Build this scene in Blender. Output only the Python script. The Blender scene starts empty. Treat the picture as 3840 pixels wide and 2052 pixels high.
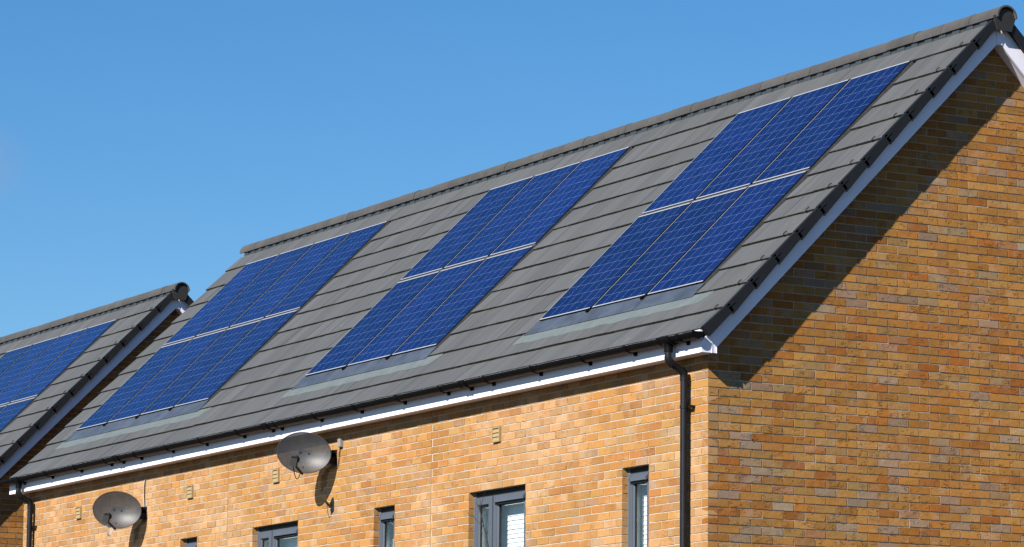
import bpy, bmesh, math, random
from mathutils import Vector, Matrix
random.seed(7)
R = math.radians
scene = bpy.context.scene
C = scene.collection

# ------------------------------------------------------------------ camera, sky, sun, exposure
GZ = 5.09                                    # height of the wall datum above the ground
cam_d = bpy.data.cameras.new('Camera')
cam = bpy.data.objects.new('Camera', cam_d)
C.objects.link(cam)
cam_d.sensor_width = 36.0
cam_d.lens = 129.75
cam_d.clip_start = 0.5
cam_d.clip_end = 4000.0
yaw, pitch, roll = R(61.0647), R(8.7228), R(0.6046)
fw = Vector((-math.sin(yaw)*math.cos(pitch), math.cos(yaw)*math.cos(pitch), math.sin(pitch)))
rt = Vector((math.cos(yaw), math.sin(yaw), 0.0))
up = rt.cross(fw)
rt, up = math.cos(roll)*rt + math.sin(roll)*up, -math.sin(roll)*rt + math.cos(roll)*up
m = Matrix((rt, up, -fw)).transposed().to_4x4()
m.translation = Vector((27.2487, -17.0386, -3.4897 + GZ))
cam.matrix_world = m
scene.camera = cam

SUN = Vector((0.41, -1.0, 0.745)).normalized()          # towards the sun
world = bpy.data.worlds.new('World')
scene.world = world
world.use_nodes = True
wn, wl = world.node_tree.nodes, world.node_tree.links
sky = wn.new('ShaderNodeTexSky')
sky.sky_type = 'NISHITA'
sky.sun_disc = False
sky.sun_elevation = math.asin(SUN.z)
sky.sun_rotation = math.atan2(SUN.x, SUN.y)
sky.altitude = 300.0
sky.air_density = 1.0
sky.dust_density = 0.0
sky.ozone_density = 5.0
hsv = wn.new('ShaderNodeHueSaturation')
hsv.inputs['Saturation'].default_value = 1.24
wl.new(sky.outputs[0], hsv.inputs['Color'])
tcw = wn.new('ShaderNodeTexCoord')
def sky_node(t, **kw):
    o = wn.new(t)
    for k_, v_ in kw.items(): setattr(o, k_, v_)
    return o
dot = sky_node('ShaderNodeVectorMath', operation='DOT_PRODUCT')
wl.new(tcw.outputs['Generated'], dot.inputs[0])
dot.inputs[1].default_value = (fw + rt*((-60-1920)/13839.7) + up*(-(610-1026)/13839.7)).normalized()
wm_ = sky_node('ShaderNodeMapRange')
wl.new(dot.outputs['Value'], wm_.inputs[0])
wm_.inputs[1].default_value, wm_.inputs[2].default_value = 0.99992, 1.00012
wz = sky_node('ShaderNodeTexNoise')
wl.new(tcw.outputs['Generated'], wz.inputs['Vector'])
wz.inputs['Scale'].default_value = 160.0
wz.inputs['Detail'].default_value = 4.0
wmul = sky_node('ShaderNodeMath', operation='MULTIPLY')
wl.new(wm_.outputs[0], wmul.inputs[0]); wl.new(wz.outputs['Fac'], wmul.inputs[1])
wmix = sky_node('ShaderNodeMix', data_type='RGBA')
wl.new(wmul.outputs[0], wmix.inputs[0]); wl.new(hsv.outputs[0], wmix.inputs[6])
wmix.inputs[7].default_value = (2.6, 3.3, 4.9, 1)
wl.new(wmix.outputs[2], wn['Background'].inputs[0])
wn['Background'].inputs[1].default_value = 0.0580
sun_d = bpy.data.lights.new('Sun', 'SUN')
sun_d.energy = 5.0
sun_d.angle = R(0.53)
sun_d.color = (1.0, 0.955, 0.88)
sun = bpy.data.objects.new('Sun', sun_d)
C.objects.link(sun)
sun.rotation_euler = (-SUN).to_track_quat('-Z', 'Y').to_euler()
sun.location = (20, -40, 40)
scene.view_settings.view_transform = 'Standard'
scene.view_settings.look = 'None'
scene.view_settings.exposure = 1.0
scene.view_settings.gamma = 1.0

# ------------------------------------------------------------------ materials
class NT:
    def __init__(s, name):
        s.m = bpy.data.materials.new(name)
        s.m.use_nodes = True
        s.n, s.l = s.m.node_tree.nodes, s.m.node_tree.links
        s.b = s.n['Principled BSDF']
        s.out = s.n['Material Output']
    def new(s, t, **kw):
        o = s.n.new(t)
        for k, v in kw.items():
            if k[0] == '_':
                o.inputs[k[1:].replace('_', ' ')].default_value = v
            else:
                setattr(o, k, v)
        return o
    def link(s, a, b):
        s.l.new(a, b)
    def coord(s, scale=(1, 1, 1), kind='Object', rot=(0, 0, 0)):
        tc = s.new('ShaderNodeTexCoord')
        mp = s.new('ShaderNodeMapping')
        mp.inputs['Scale'].default_value = scale
        mp.inputs['Rotation'].default_value = rot
        s.link(tc.outputs[kind], mp.inputs[0])
        return mp.outputs[0]
    def noise(s, vec, scale, detail=3.0, rough=0.55, dist=0.0):
        o = s.new('ShaderNodeTexNoise', _Scale=scale, _Detail=detail, _Roughness=rough, _Distortion=dist)
        s.link(vec, o.inputs['Vector'])
        return o.outputs['Fac']
    def ramp(s, fac, stops, interp='LINEAR'):
        o = s.new('ShaderNodeValToRGB')
        o.color_ramp.interpolation = interp
        e = o.color_ramp.elements
        while len(e) > 1:
            e.remove(e[0])
        e[0].position, e[0].color = stops[0][0], tuple(stops[0][1]) + (1,)
        for p, c in stops[1:]:
            x = e.new(p)
            x.color = tuple(c) + (1,)
        s.link(fac, o.inputs[0])
        return o.outputs[0]
    def map(s, fac, a, b, c=0.0, d=1.0):
        o = s.new('ShaderNodeMapRange')
        o.inputs[1].default_value, o.inputs[2].default_value = a, b
        o.inputs[3].default_value, o.inputs[4].default_value = c, d
        s.link(fac, o.inputs[0])
        return o.outputs[0]
    def math(s, op, a, b=None):
        o = s.new('ShaderNodeMath', operation=op)
        for i, v in enumerate((a, b)):
            if v is None:
                continue
            if isinstance(v, (int, float)):
                o.inputs[i].default_value = v
            else:
                s.link(v, o.inputs[i])
        return o.outputs[0]
    def mix(s, fac, a, b, blend='MIX'):
        o = s.new('ShaderNodeMix', data_type='RGBA', blend_type=blend)
        for i, v in ((0, fac), (6, a), (7, b)):
            if isinstance(v, (int, float)):
                o.inputs[i].default_value = v
            elif isinstance(v, tuple):
                o.inputs[i].default_value = v + (1,) if len(v) == 3 else v
            else:
                s.link(v, o.inputs[i])
        return o.outputs[2]
    def bump(s, h, dist=0.01, strength=1.0):
        o = s.new('ShaderNodeBump', _Strength=strength, _Distance=dist)
        s.link(h, o.inputs['Height'])
        s.link(o.outputs[0], s.b.inputs['Normal'])
    def color(s, c, k=0.55):
        # k brings the palette, picked at exposure 0, to real albedos for the brighter exposure used here
        s.link(s.mix(1.0, c, (k, k, k), 'MULTIPLY'), s.b.inputs['Base Color'])
    def set(s, rough=0.5, spec=0.5, metal=0.0, diffr=0.0):
        s.b.inputs['Roughness'].default_value = rough
        s.b.inputs['Specular IOR Level'].default_value = spec
        s.b.inputs['Metallic'].default_value = metal
        if 'Diffuse Roughness' in s.b.inputs:
            s.b.inputs['Diffuse Roughness'].default_value = diffr

def mat_brick(name, bloom, warm):
    t = NT(name)
    geo = t.new('ShaderNodeNewGeometry')
    r = geo.outputs['Random Per Island']
    wn1 = t.new('ShaderNodeTexWhiteNoise', noise_dimensions='1D')
    t.link(r, wn1.inputs['W'])
    sep = t.new('ShaderNodeSeparateColor')
    t.link(wn1.outputs['Color'], sep.inputs[0])
    base = t.ramp(r, [(0.0, (0.545, 0.262, 0.066)), (0.12, (0.585, 0.300, 0.082)), (0.26, (0.560, 0.225, 0.045)),
                      (0.40, (0.545, 0.305, 0.098)), (0.52, (0.610, 0.325, 0.090)), (0.62, (0.520, 0.235, 0.060)),
                      (0.71, (0.470, 0.155, 0.034)), (0.78, (0.545, 0.280, 0.085)), (0.86, (0.515, 0.325, 0.130)),
                      (0.91, (0.455, 0.340, 0.225)), (0.96, (0.430, 0.300, 0.215)), (1.0, (0.500, 0.195, 0.048))])
    # firing batches: courses drift between tan and red-orange
    bt_ = t.map(t.noise(t.coord((0.25, 0.25, 1.0)), 1.1, 3.0, 0.6), 0.38, 0.64)
    base = t.mix(t.math('MULTIPLY', bt_, 0.34), base, (0.545, 0.200, 0.040))
    # kiss marks: pale or scorched patches with soft edges, different on every brick
    tc = t.new('ShaderNodeTexCoord')
    off = t.new('ShaderNodeVectorMath', operation='MULTIPLY_ADD')
    t.link(wn1.outputs['Color'], off.inputs[0])
    off.inputs[1].default_value = (37.0, 53.0, 71.0)
    t.link(tc.outputs['Object'], off.inputs[2])
    n1 = t.noise(off.outputs[0], 5.5, 2.0, 0.5)
    pale = t.math('MULTIPLY', t.map(n1, 0.50, 0.66), t.map(sep.outputs[0], 0.40, 0.70))
    base = t.mix(t.math('MULTIPLY', pale, 0.75 if bloom else 0.45), base, (0.60, 0.44, 0.29))
    n2 = t.noise(off.outputs[0], 8.0, 3.0, 0.55)
    dark = t.math('MULTIPLY', t.map(n2, 0.55, 0.72), t.map(sep.outputs[1], 0.55, 0.85))
    base = t.mix(t.math('MULTIPLY', dark, 0.55), base, (0.42, 0.165, 0.05))
    base = t.mix(warm, base, (0.56, 0.235, 0.050))
    if bloom:
        base = t.mix(0.30, base, (0.68, 0.372, 0.140))
        # lime bloom in broad drifts over this wall
        bn = t.noise(t.coord((1, 1, 1.4)), 0.75, 4.0, 0.6)
        bm_ = t.math('MULTIPLY', t.map(bn, 0.42, 0.68), t.map(t.noise(off.outputs[0], 7.0, 2.0), 0.3, 0.65, 0.35, 1.0))
        base = t.mix(t.math('MULTIPLY', bm_, bloom), base, (0.76, 0.49, 0.275))
    v = t.map(sep.outputs[2], 0, 1, 0.80, 1.10)
    base = t.mix(1.0, base, v, 'MULTIPLY')
    fine = t.map(t.noise(off.outputs[0], 60.0, 3.0, 0.6), 0.2, 0.8, 0.88, 1.12)
    base = t.mix(1.0, base, fine, 'MULTIPLY')
    # folded sand creases: long thin grooves on part of the bricks
    cs = t.new('ShaderNodeVectorMath', operation='MULTIPLY')
    t.link(off.outputs[0], cs.inputs[0])
    cs.inputs[1].default_value = (1.0, 1.0, 4.5)
    cn = t.noise(cs.outputs[0], 9.0, 2.0, 0.5, 0.6)
    ridge = t.math('ABSOLUTE', t.math('SUBTRACT', cn, 0.5))
    groove = t.map(ridge, 0.0, 0.032, 1.0, 0.0)
    area = t.map(t.noise(off.outputs[0], 12.0, 1.0), 0.53, 0.62)
    groove = t.math('MULTIPLY', groove, t.math('MULTIPLY', area, t.map(sep.outputs[1], 0.1, 0.5)))
    h = t.math('SUBTRACT', t.math('MULTIPLY', t.noise(off.outputs[0], 45.0, 4.0, 0.65), 0.28), groove)
    h = t.math('ADD', h, t.math('MULTIPLY', t.noise(off.outputs[0], 13.0, 2.0), 0.5))
    base = t.mix(t.math('MULTIPLY', groove, 0.14 if bloom else 0.24), base, (0.20, 0.10, 0.035))
    t.color(base)
    t.bump(h, 0.0036 if bloom else 0.0085, 1.0)
    t.set(0.9, 0.15, 0, 1.0)
    return t.m

def mat_mortar():
    t = NT('mortar')
    v = t.coord()
    t.color(t.ramp(t.noise(v, 25.0, 4.0), [(0.3, (0.66, 0.54, 0.43)), (0.7, (0.82, 0.69, 0.56))]))
    t.bump(t.noise(v, 120.0, 3.0), 0.004, 0.6)
    t.set(0.95, 0.1, 0, 1.0)
    return t.m

def mat_tile():
    t = NT('concrete_roof_tile')
    geo = t.new('ShaderNodeNewGeometry')
    r = geo.outputs['Random Per Island']
    v = t.coord((7.0, 0.55, 0.55))
    streak = t.noise(v, 1.6, 4.0, 0.6)
    base = t.ramp(streak, [(0.25, (0.102, 0.106, 0.113)), (0.5, (0.125, 0.129, 0.136)), (0.75, (0.157, 0.159, 0.164))])
    base = t.mix(1.0, base, t.map(r, 0, 1, 0.88, 1.09), 'MULTIPLY')
    big = t.noise(t.coord(), 1.2, 3.0)
    base = t.mix(t.map(big, 0.4, 0.75, 0.0, 0.35), base, (0.138, 0.142, 0.126))
    # pale scuffs running down the slope
    sc = t.noise(t.coord((26.0, 5.0, 5.0)), 1.0, 2.0, 0.4)
    sp = t.noise(t.coord(), 2.3, 1.0)
    scuff = t.math('MULTIPLY', t.map(sc, 0.735, 0.78), t.map(sp, 0.5, 0.6))
    base = t.mix(t.math('MULTIPLY', scuff, 0.55), base, (0.34, 0.34, 0.34))
    t.color(base, 0.50)
    t.bump(t.noise(t.coord(), 90.0, 4.0, 0.7), 0.004, 0.6)
    t.set(0.72, 0.3, 0, 0.6)
    return t.m

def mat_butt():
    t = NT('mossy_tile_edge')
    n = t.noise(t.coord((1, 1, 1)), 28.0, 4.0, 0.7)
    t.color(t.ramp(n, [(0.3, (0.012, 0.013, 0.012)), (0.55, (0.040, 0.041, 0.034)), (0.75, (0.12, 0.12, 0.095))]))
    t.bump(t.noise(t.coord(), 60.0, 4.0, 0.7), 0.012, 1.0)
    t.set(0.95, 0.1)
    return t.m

def mat_plain(name, col, rough=0.5, spec=0.5, metal=0.0, var=0.06, scale=6.0, bump=0.0, bscale=60.0, k=0.55):
    t = NT(name)
    n = t.noise(t.coord(), scale, 4.0, 0.6)
    lo = tuple(max(0.0, c*(1-var)) for c in col)
    hi = tuple(c*(1+var) for c in col)
    t.color(t.ramp(n, [(0.3, lo), (0.7, hi)]), k)
    if bump:
        t.bump(t.noise(t.coord(), bscale, 3.0), bump, 0.6)
    t.set(rough, spec, metal)
    return t.m

def mat_ridge():
    t = NT('concrete_ridge_tile')
    geo = t.new('ShaderNodeNewGeometry')
    oi = t.new('ShaderNodeObjectInfo')
    v = t.coord()
    base = t.ramp(t.noise(v, 5.0, 5.0, 0.65), [(0.25, (0.084, 0.081, 0.079)), (0.5, (0.106, 0.103, 0.101)), (0.78, (0.134, 0.132, 0.130))])
    base = t.mix(1.0, base, t.map(oi.outputs['Random'], 0, 1, 0.88, 1.1), 'MULTIPLY')
    lich = t.map(t.noise(v, 30.0, 3.0, 0.7), 0.66, 0.72)
    base = t.mix(t.math('MULTIPLY', lich, 0.45), base, (0.30, 0.24, 0.17))
    t.color(base)
    t.bump(t.noise(v, 80.0, 4.0, 0.7), 0.003, 0.5)
    t.set(0.85, 0.2, 0, 0.7)
    return t.m

def mat_cells():
    """polycrystalline cells, 6 x 10, in the panel's own coordinates (UV 0..1 over the glass)"""
    t = NT('solar_cells')
    tc = t.new('ShaderNodeTexCoord')
    sep = t.new('ShaderNodeSeparateXYZ')
    t.link(tc.outputs['UV'], sep.inputs[0])
    def lines(c, n, w):
        f = t.math('FRACT', t.math('MULTIPLY', c, n))
        d = t.math('ABSOLUTE', t.math('SUBTRACT', f, 0.5))
        return t.math('GREATER_THAN', d, 0.5 - w)
    lx = lines(sep.outputs[0], 6.0, 0.0078)
    ly = lines(sep.outputs[1], 10.0, 0.0060)
    inx = t.math('LESS_THAN', t.math('ABSOLUTE', t.math('SUBTRACT', sep.outputs[0], 0.5)), 0.49)
    iny = t.math('LESS_THAN', t.math('ABSOLUTE', t.math('SUBTRACT', sep.outputs[1], 0.5)), 0.495)
    ln = t.math('MULTIPLY', t.math('MAXIMUM', lx, ly), t.math('MULTIPLY', inx, iny))
    # per-cell tint
    cell = t.new('ShaderNodeCombineXYZ')
    t.link(t.math('FLOOR', t.math('MULTIPLY', sep.outputs[0], 6.0)), cell.inputs[0])
    t.link(t.math('FLOOR', t.math('MULTIPLY', sep.outputs[1], 10.0)), cell.inputs[1])
    oi = t.new('ShaderNodeObjectInfo')
    t.link(t.math('MULTIPLY', oi.outputs['Random'], 50.0), cell.inputs[2])
    w = t.new('ShaderNodeTexWhiteNoise', noise_dimensions='3D')
    t.link(cell.outputs[0], w.inputs['Vector'])
    base = t.ramp(w.outputs['Value'], [(0.0, (0.0040, 0.0155, 0.100)), (0.5, (0.0050, 0.0195, 0.116)), (1.0, (0.0080, 0.0210, 0.136))])
    crystal = t.new('ShaderNodeTexVoronoi', _Scale=55.0)
    t.link(tc.outputs['Object'], crystal.inputs['Vector'])
    sepc = t.new('ShaderNodeSeparateColor')
    t.link(crystal.outputs['Color'], sepc.inputs[0])
    base = t.mix(1.0, base, t.map(sepc.outputs[0], 0, 1, 0.86, 1.14), 'MULTIPLY')
    base = t.mix(1.0, base, t.map(oi.outputs['Random'], 0, 1, 0.82, 1.22), 'MULTIPLY')
    base = t.mix(t.map(t.noise(t.coord(), 1.6, 4.0), 0.35, 0.75, 0.0, 0.10), base, (0.05, 0.07, 0.13))
    base = t.mix(ln, base, (0.36, 0.43, 0.62))
    t.color(base)
    t.set(0.12, 0.42)
    t.b.inputs['IOR'].default_value = 1.30
    return t.m

def mat_glass():
    t = NT('window_glass')
    tr = t.new('ShaderNodeBsdfTransparent', _Color=(0.95, 0.96, 0.96, 1))
    gl = t.new('ShaderNodeBsdfGlossy', _Roughness=0.02)
    lw = t.new('ShaderNodeLayerWeight', _Blend=0.5)
    fr = t.map(t.math('POWER', lw.outputs['Facing'], 4.0), 0.0, 1.0, 0.035, 0.9)
    mx = t.new('ShaderNodeMixShader')
    t.link(fr, mx.inputs[0])
    t.link(tr.outputs[0], mx.inputs[1])
    t.link(gl.outputs[0], mx.inputs[2])
    t.link(mx.outputs[0], t.out.inputs[0])
    return t.m

def mat_dish():
    """fine perforated steel mesh: painted dark grey with holes far below a pixel"""
    t = NT('perforated_dish_mesh')
    tr = t.new('ShaderNodeBsdfTransparent')
    n = t.noise(t.coord(), 14.0, 4.0, 0.6)
    t.color(t.ramp(n, [(0.3, (0.034, 0.034, 0.037)), (0.7, (0.050, 0.050, 0.054))]), 0.8)
    t.set(0.44, 0.35, 0.25)
    t.bump(t.noise(t.coord(), 260.0, 2.0), 0.0006, 0.2)
    mx = t.new('ShaderNodeMixShader', _Fac=0.24)
    t.link(t.b.outputs[0], mx.inputs[1])
    t.link(tr.outputs[0], mx.inputs[2])
    t.link(mx.outputs[0], t.out.inputs[0])
    return t.m

def mat_ground():
    t = NT('paving')
    n = t.noise(t.coord(), 0.35, 6.0, 0.6)
    g = t.ramp(n, [(0.35, (0.050, 0.045, 0.036)), (0.6, (0.085, 0.077, 0.062))])
    f = t.noise(t.coord(), 40.0, 3.0, 0.6)
    t.color(t.mix(1.0, g, t.map(f, 0.2, 0.8, 0.8, 1.2), 'MULTIPLY'))
    t.bump(f, 0.01, 0.5)
    t.set(0.9, 0.2)
    return t.m

def mat_lead():
    t = NT('lead_flashing')
    v = t.coord()
    base = t.ramp(t.noise(v, 5.0, 4.0, 0.6), [(0.3, (0.155, 0.190, 0.190)), (0.7, (0.205, 0.235, 0.230))])
    base = t.mix(t.map(t.noise(v, 14.0, 3.0), 0.6, 0.75, 0, 0.5), base, (0.24, 0.25, 0.235))
    t.color(base)
    t.bump(t.noise(v, 9.0, 3.0), 0.014, 0.8)
    t.set(0.55, 0.4)
    return t.m

def mat_bark():
    t = NT('twig_bark')
    n = t.noise(t.coord((8, 8, 2)), 6.0, 4.0)
    t.color(t.ramp(n, [(0.3, (0.030, 0.024, 0.022)), (0.7, (0.085, 0.068, 0.060))]))
    t.bump(n, 0.002, 0.6)
    t.set(0.85, 0.2)
    return t.m

M = dict(
    brick=mat_brick('stock_brick', 0.0, 0.0), redbrick=mat_brick('red_stock_brick', 0.0, 0.45), frontbrick=mat_brick('stock_brick_with_bloom', 0.82, 0.0), mortar=mat_mortar(), tile=mat_tile(), butt=mat_butt(), ridge=mat_ridge(), cells=mat_cells(),
    glass=mat_glass(), dish=mat_dish(), ground=mat_ground(), lead=mat_lead(), bark=mat_bark(),
    white=mat_plain('white_upvc', (0.715, 0.690, 0.775), 0.40, 0.35, 0, 0.05, 1.8, k=1.0),
    black=mat_plain('black_upvc', (0.008, 0.008, 0.009), 0.5, 0.10, 0, 0.25, 10.0, k=0.35),
    pipe=mat_plain('black_pipe_plastic', (0.014, 0.014, 0.018), 0.42, 0.28, 0, 0.3, 18.0, k=0.5),
    verge=mat_plain('verge_plastic', (0.019, 0.019, 0.020), 0.55, 0.4, 0, 0.2, 9.0, 0.002, 70.0, k=0.34),
    endcap=mat_plain('ridge_cap_plastic', (0.050, 0.047, 0.044), 0.6, 0.3, 0, 0.12, 20.0, k=0.5),
    under=mat_plain('roof_underlay', (0.010, 0.010, 0.011), 0.8, 0.2),
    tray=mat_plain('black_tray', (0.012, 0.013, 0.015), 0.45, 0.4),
    bluetray=mat_plain('blue_grey_tray', (0.088, 0.106, 0.138), 0.42, 0.45, 0, 0.30, 5.0, 0.012, 7.0),
    alu=mat_plain('panel_aluminium', (0.70, 0.73, 0.78), 0.30, 0.5, 0.25, 0.04, 8.0),
    rail=mat_plain('grey_rail', (0.12, 0.115, 0.12), 0.5, 0.4, 0.0, 0.25, 30.0),
    vent=mat_plain('buff_plastic', (0.54, 0.39, 0.19), 0.45, 0.4, 0, 0.05, 12.0),
    slate=mat_plain('slate_grey_upvc', (0.120, 0.140, 0.175), 0.40, 0.4, 0, 0.04, 4.0),
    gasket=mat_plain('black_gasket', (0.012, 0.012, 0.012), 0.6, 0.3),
    outer=mat_plain('grey_frame_edge', (0.22, 0.25, 0.26), 0.5, 0.3, 0, 0.05),
    blind=mat_plain('white_blind', (0.74, 0.80, 0.80), 0.55, 0.3, 0, 0.03, k=1.0),
    plaster=mat_plain('white_plaster', (0.78, 0.78, 0.72), 0.9, 0.1, k=1.0),
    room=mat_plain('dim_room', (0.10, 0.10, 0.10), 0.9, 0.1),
    greyplastic=mat_plain('grey_cover', (0.40, 0.36, 0.35), 0.5, 0.4),
    cable=mat_plain('black_cable', (0.012, 0.012, 0.012), 0.55, 0.2),
    wcable=mat_plain('white_cable', (0.70, 0.69, 0.68), 0.45, 0.4),
    ventgrey=mat_plain('ridge_vent_grey', (0.065, 0.078, 0.090), 0.55, 0.3, 0, 0.2, 14.0),
    sealant=mat_plain('joint_sealant', (0.40, 0.26, 0.13), 0.8, 0.2),
)

# ------------------------------------------------------------------ mesh helpers
class MB:
    def __init__(s):
        s.v, s.f, s.mi, s.uv = [], [], [], None
    def quad(s, ids, mi=0):
        s.f.append(ids); s.mi.append(mi)
    def hexa(s, p, mi=0, mis=None):
        """8 corners: 0-3 one face (ccw seen from outside), 4-7 opposite"""
        b = len(s.v)
        s.v += [tuple(q) for q in p]
        fs = [(0, 1, 2, 3), (7, 6, 5, 4), (0, 4, 5, 1), (1, 5, 6, 2), (2, 6, 7, 3), (3, 7, 4, 0)]
        for i, f in enumerate(fs):
            s.f.append(tuple(b+k for k in f))
            s.mi.append(mis[i] if mis else mi)
    def box(s, x0, x1, y0, y1, z0, z1, mi=0):
        s.hexa([(x0, y0, z0), (x0, y1, z0), (x1, y1, z0), (x1, y0, z0),
                (x0, y0, z1), (x0, y1, z1), (x1, y1, z1), (x1, y0, z1)], mi)
    def obox(s, o, ax, ay, az, x0, x1, y0, y1, z0, z1, mi=0, mis=None):
        P = lambda a, b, c: o + ax*a + ay*b + az*c
        s.hexa([P(x0, y0, z0), P(x0, y1, z0), P(x1, y1, z0), P(x1, y0, z0),
                P(x0, y0, z1), P(x0, y1, z1), P(x1, y1, z1), P(x1, y0, z1)], mi, mis)
    def prism_x(s, poly, x0, x1, mi=0):
        """polygon in (y,z) extruded along x"""
        b, n = len(s.v), len(poly)
        s.v += [(x0, y, z) for y, z in poly] + [(x1, y, z) for y, z in poly]
        s.f.append(tuple(b+i for i in range(n))); s.mi.append(mi)
        s.f.append(tuple(b+n+i for i in reversed(range(n)))); s.mi.append(mi)
        for i in range(n):
            j = (i+1) % n
            s.f.append((b+i, b+n+i, b+n+j, b+j)); s.mi.append(mi)
    def tube(s, pts, rad, seg=10, mi=0, cap=True):
        pts = [Vector(p) for p in pts]
        rr = rad if isinstance(rad, (list, tuple)) else [rad]*len(pts)
        rings = []
        ref = None
        for i, p in enumerate(pts):
            a = pts[max(i-1, 0)]; c = pts[min(i+1, len(pts)-1)]
            d = (c-a).normalized()
            if ref is None:
                ref = Vector((0, 0, 1)) if abs(d.z) < 0.9 else Vector((1, 0, 0))
            u = (ref - d*ref.dot(d)).normalized()
            w = d.cross(u)
            ref = u
            b = len(s.v)
            for k in range(seg):
                th = 2*math.pi*k/seg
                s.v.append(tuple(p + rr[i]*(math.cos(th)*u + math.sin(th)*w)))
            rings.append(b)
        for a, b in zip(rings, rings[1:]):
            for k in range(seg):
                k2 = (k+1) % seg
                s.f.append((a+k, a+k2, b+k2, b+k)); s.mi.append(mi)
        if cap:
            s.f.append(tuple(rings[0]+k for k in reversed(range(seg)))); s.mi.append(mi)
            s.f.append(tuple(rings[-1]+k for k in range(seg))); s.mi.append(mi)
    def shell(s, prof, x0, x1, mi=0):
        """open profile [(y,z) outer..., then inner reversed] closed polygon extruded in x as quads strips with end caps in quads"""
        n = len(prof)//2
        out, inn = prof[:n], prof[n:][::-1]
        b = len(s.v)
        for x in (x0, x1):
            s.v += [(x, y, z) for y, z in out] + [(x, y, z) for y, z in inn]
        o0, i0, o1, i1 = b, b+n, b+2*n, b+3*n
        for k in range(n-1):
            s.f += [(o0+k, o0+k+1, o1+k+1, o1+k), (i0+k, i1+k, i1+k+1, i0+k+1),
                    (o0+k, i0+k, i0+k+1, o0+k+1), (o1+k, o1+k+1, i1+k+1, i1+k)]
            s.mi += [mi]*4
        s.f += [(o0, o1, i1, i0), (o0+n-1, i0+n-1, i1+n-1, o1+n-1)]
        s.mi += [mi]*2
    def shift(s, d):
        s.v = [(a+d[0], b+d[1], c+d[2]) for a, b, c in s.v]
        return s
    def mesh(s, name, mats, origin=(0, 0, 0), smooth=False):
        me = bpy.data.meshes.new(name)
        me.from_pydata([(a-origin[0], b-origin[1], c-origin[2]) for a, b, c in s.v], [], s.f)
        for mm in (mats if isinstance(mats, (list, tuple)) else [mats]):
            me.materials.append(M[mm])
        me.polygons.foreach_set('material_index', s.mi)
        bm = bmesh.new(); bm.from_mesh(me)
        bmesh.ops.recalc_face_normals(bm, faces=bm.faces)
        bm.to_mesh(me); bm.free()
        if smooth:
            me.shade_smooth()
            me.set_sharp_from_angle(angle=R(40))
        me.update()
        return me

def label(o, text=None, cat=None, group=None, kind=None):
    if text: o['label'] = text
    if cat: o['category'] = cat
    if group: o['group'] = group
    if kind: o['kind'] = kind
    return o

def empty(name, loc, text, cat, group=None):
    """loc in wall coordinates"""
    o = bpy.data.objects.new(name, None)
    o.empty_display_size = 0.2
    C.objects.link(o)
    o.location = (loc[0], loc[1], loc[2]+GZ)
    return label(o, text, cat, group)

def worldpos(o):
    p = Vector((0, 0, 0))
    while o is not None:
        p += o.location
        o = o.parent
    return p

def put(name, mb, mats, parent=None, smooth=False, origin=None):
    """mesh given in wall coordinates -> object under parent (parents are unrotated)"""
    if origin is None:
        origin = worldpos(parent) - Vector((0, 0, GZ)) if parent else Vector((0, 0, 0))
        loc = Vector((0, 0, 0)) if parent else Vector((0, 0, GZ))
    else:
        origin = Vector(origin)
        loc = origin + Vector((0, 0, GZ)) - (worldpos(parent) if parent else Vector((0, 0, 0)))
    o = bpy.data.objects.new(name, mb.mesh(name, mats, origin, smooth))
    C.objects.link(o)
    o.location = loc
    o.parent = parent
    return o

# ------------------------------------------------------------------ setting: ground
g = MB()
g.v = [(-1500, -1500, -5.09), (1500, -1500, -5.09), (1500, 1500, -5.09), (-1500, 1500, -5.09)]
g.f = [(0, 1, 2, 3)]; g.mi = [0]
go = put('ground', g, 'ground')
label(go, kind='structure')

# ------------------------------------------------------------------ brickwork
def jig(a):
    return random.uniform(-a, a)

def brick_face(mb, row, u0, u1, place, depth=0.1):
    """one brick from u0 to u1 in the row; place(u, n, z): n = outward distance"""
    z0, z1 = row*0.075 + 0.005, row*0.075 + 0.070
    e = 0.0012
    pr = random.choice((0.0, 0.0, 0.0006, -0.0006, 0.0012, -0.001))
    t1, t2, t3, t4 = (pr + jig(0.0014) for _ in range(4))
    a0, a1, b0, b1 = u0+jig(e), u1+jig(e), u0+jig(e), u1+jig(e)
    za, zb, zc, zd = z0+jig(e), z0+jig(e), z1+jig(e), z1+jig(e)
    mb.hexa([place(a0, t1, za), place(a1, t2, zb), place(b1, t3, zd), place(b0, t4, zc),
             place(a0, -depth, za), place(a1, -depth, zb), place(b1, -depth, zd), place(b0, -depth, zc)], 0)

def cut(u0, u1, holes):
    segs = [(u0, u1)]
    for h0, h1 in holes:
        out = []
        for a, b in segs:
            if b <= h0 or a >= h1:
                out.append((a, b)); continue
            if a < h0: out.append((a, h0))
            if b > h1: out.append((h1, b))
        segs = out
    return [(a, b) for a, b in segs if b-a > 0.012]

def bricks(mb, u_end, row0, row1, place, first_full, holes=(), limit=None, joints=()):
    for row in range(row0, row1):
        full = (row % 2 == 0) == first_full
        u = 0.0
        w = 0.215 if full else 0.1025
        zc = row*0.075 + 0.0375
        hs = [(a, b) for a, b, zlo, zhi in holes if zlo < zc < zhi] + [(j-0.006, j+0.006) for j in joints]
        while u < u_end - 0.02:
            a, b = u, min(u+w, u_end)
            lo, hi = (limit(row*0.075+0.07) if limit else (-1, 99))
            a2, b2 = max(a, lo), min(b, hi)
            if b2 - a2 > 0.02:
                for s0, s1 in cut(a2, b2, hs):
                    brick_face(mb, row, s0, s1, place)
            u += w + 0.010
            w = 0.215

BOT = -68                      # lowest course, at the ground
DEPTH = 6.150                  # house depth, ridge at half of it
YR = DEPTH/2

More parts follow.
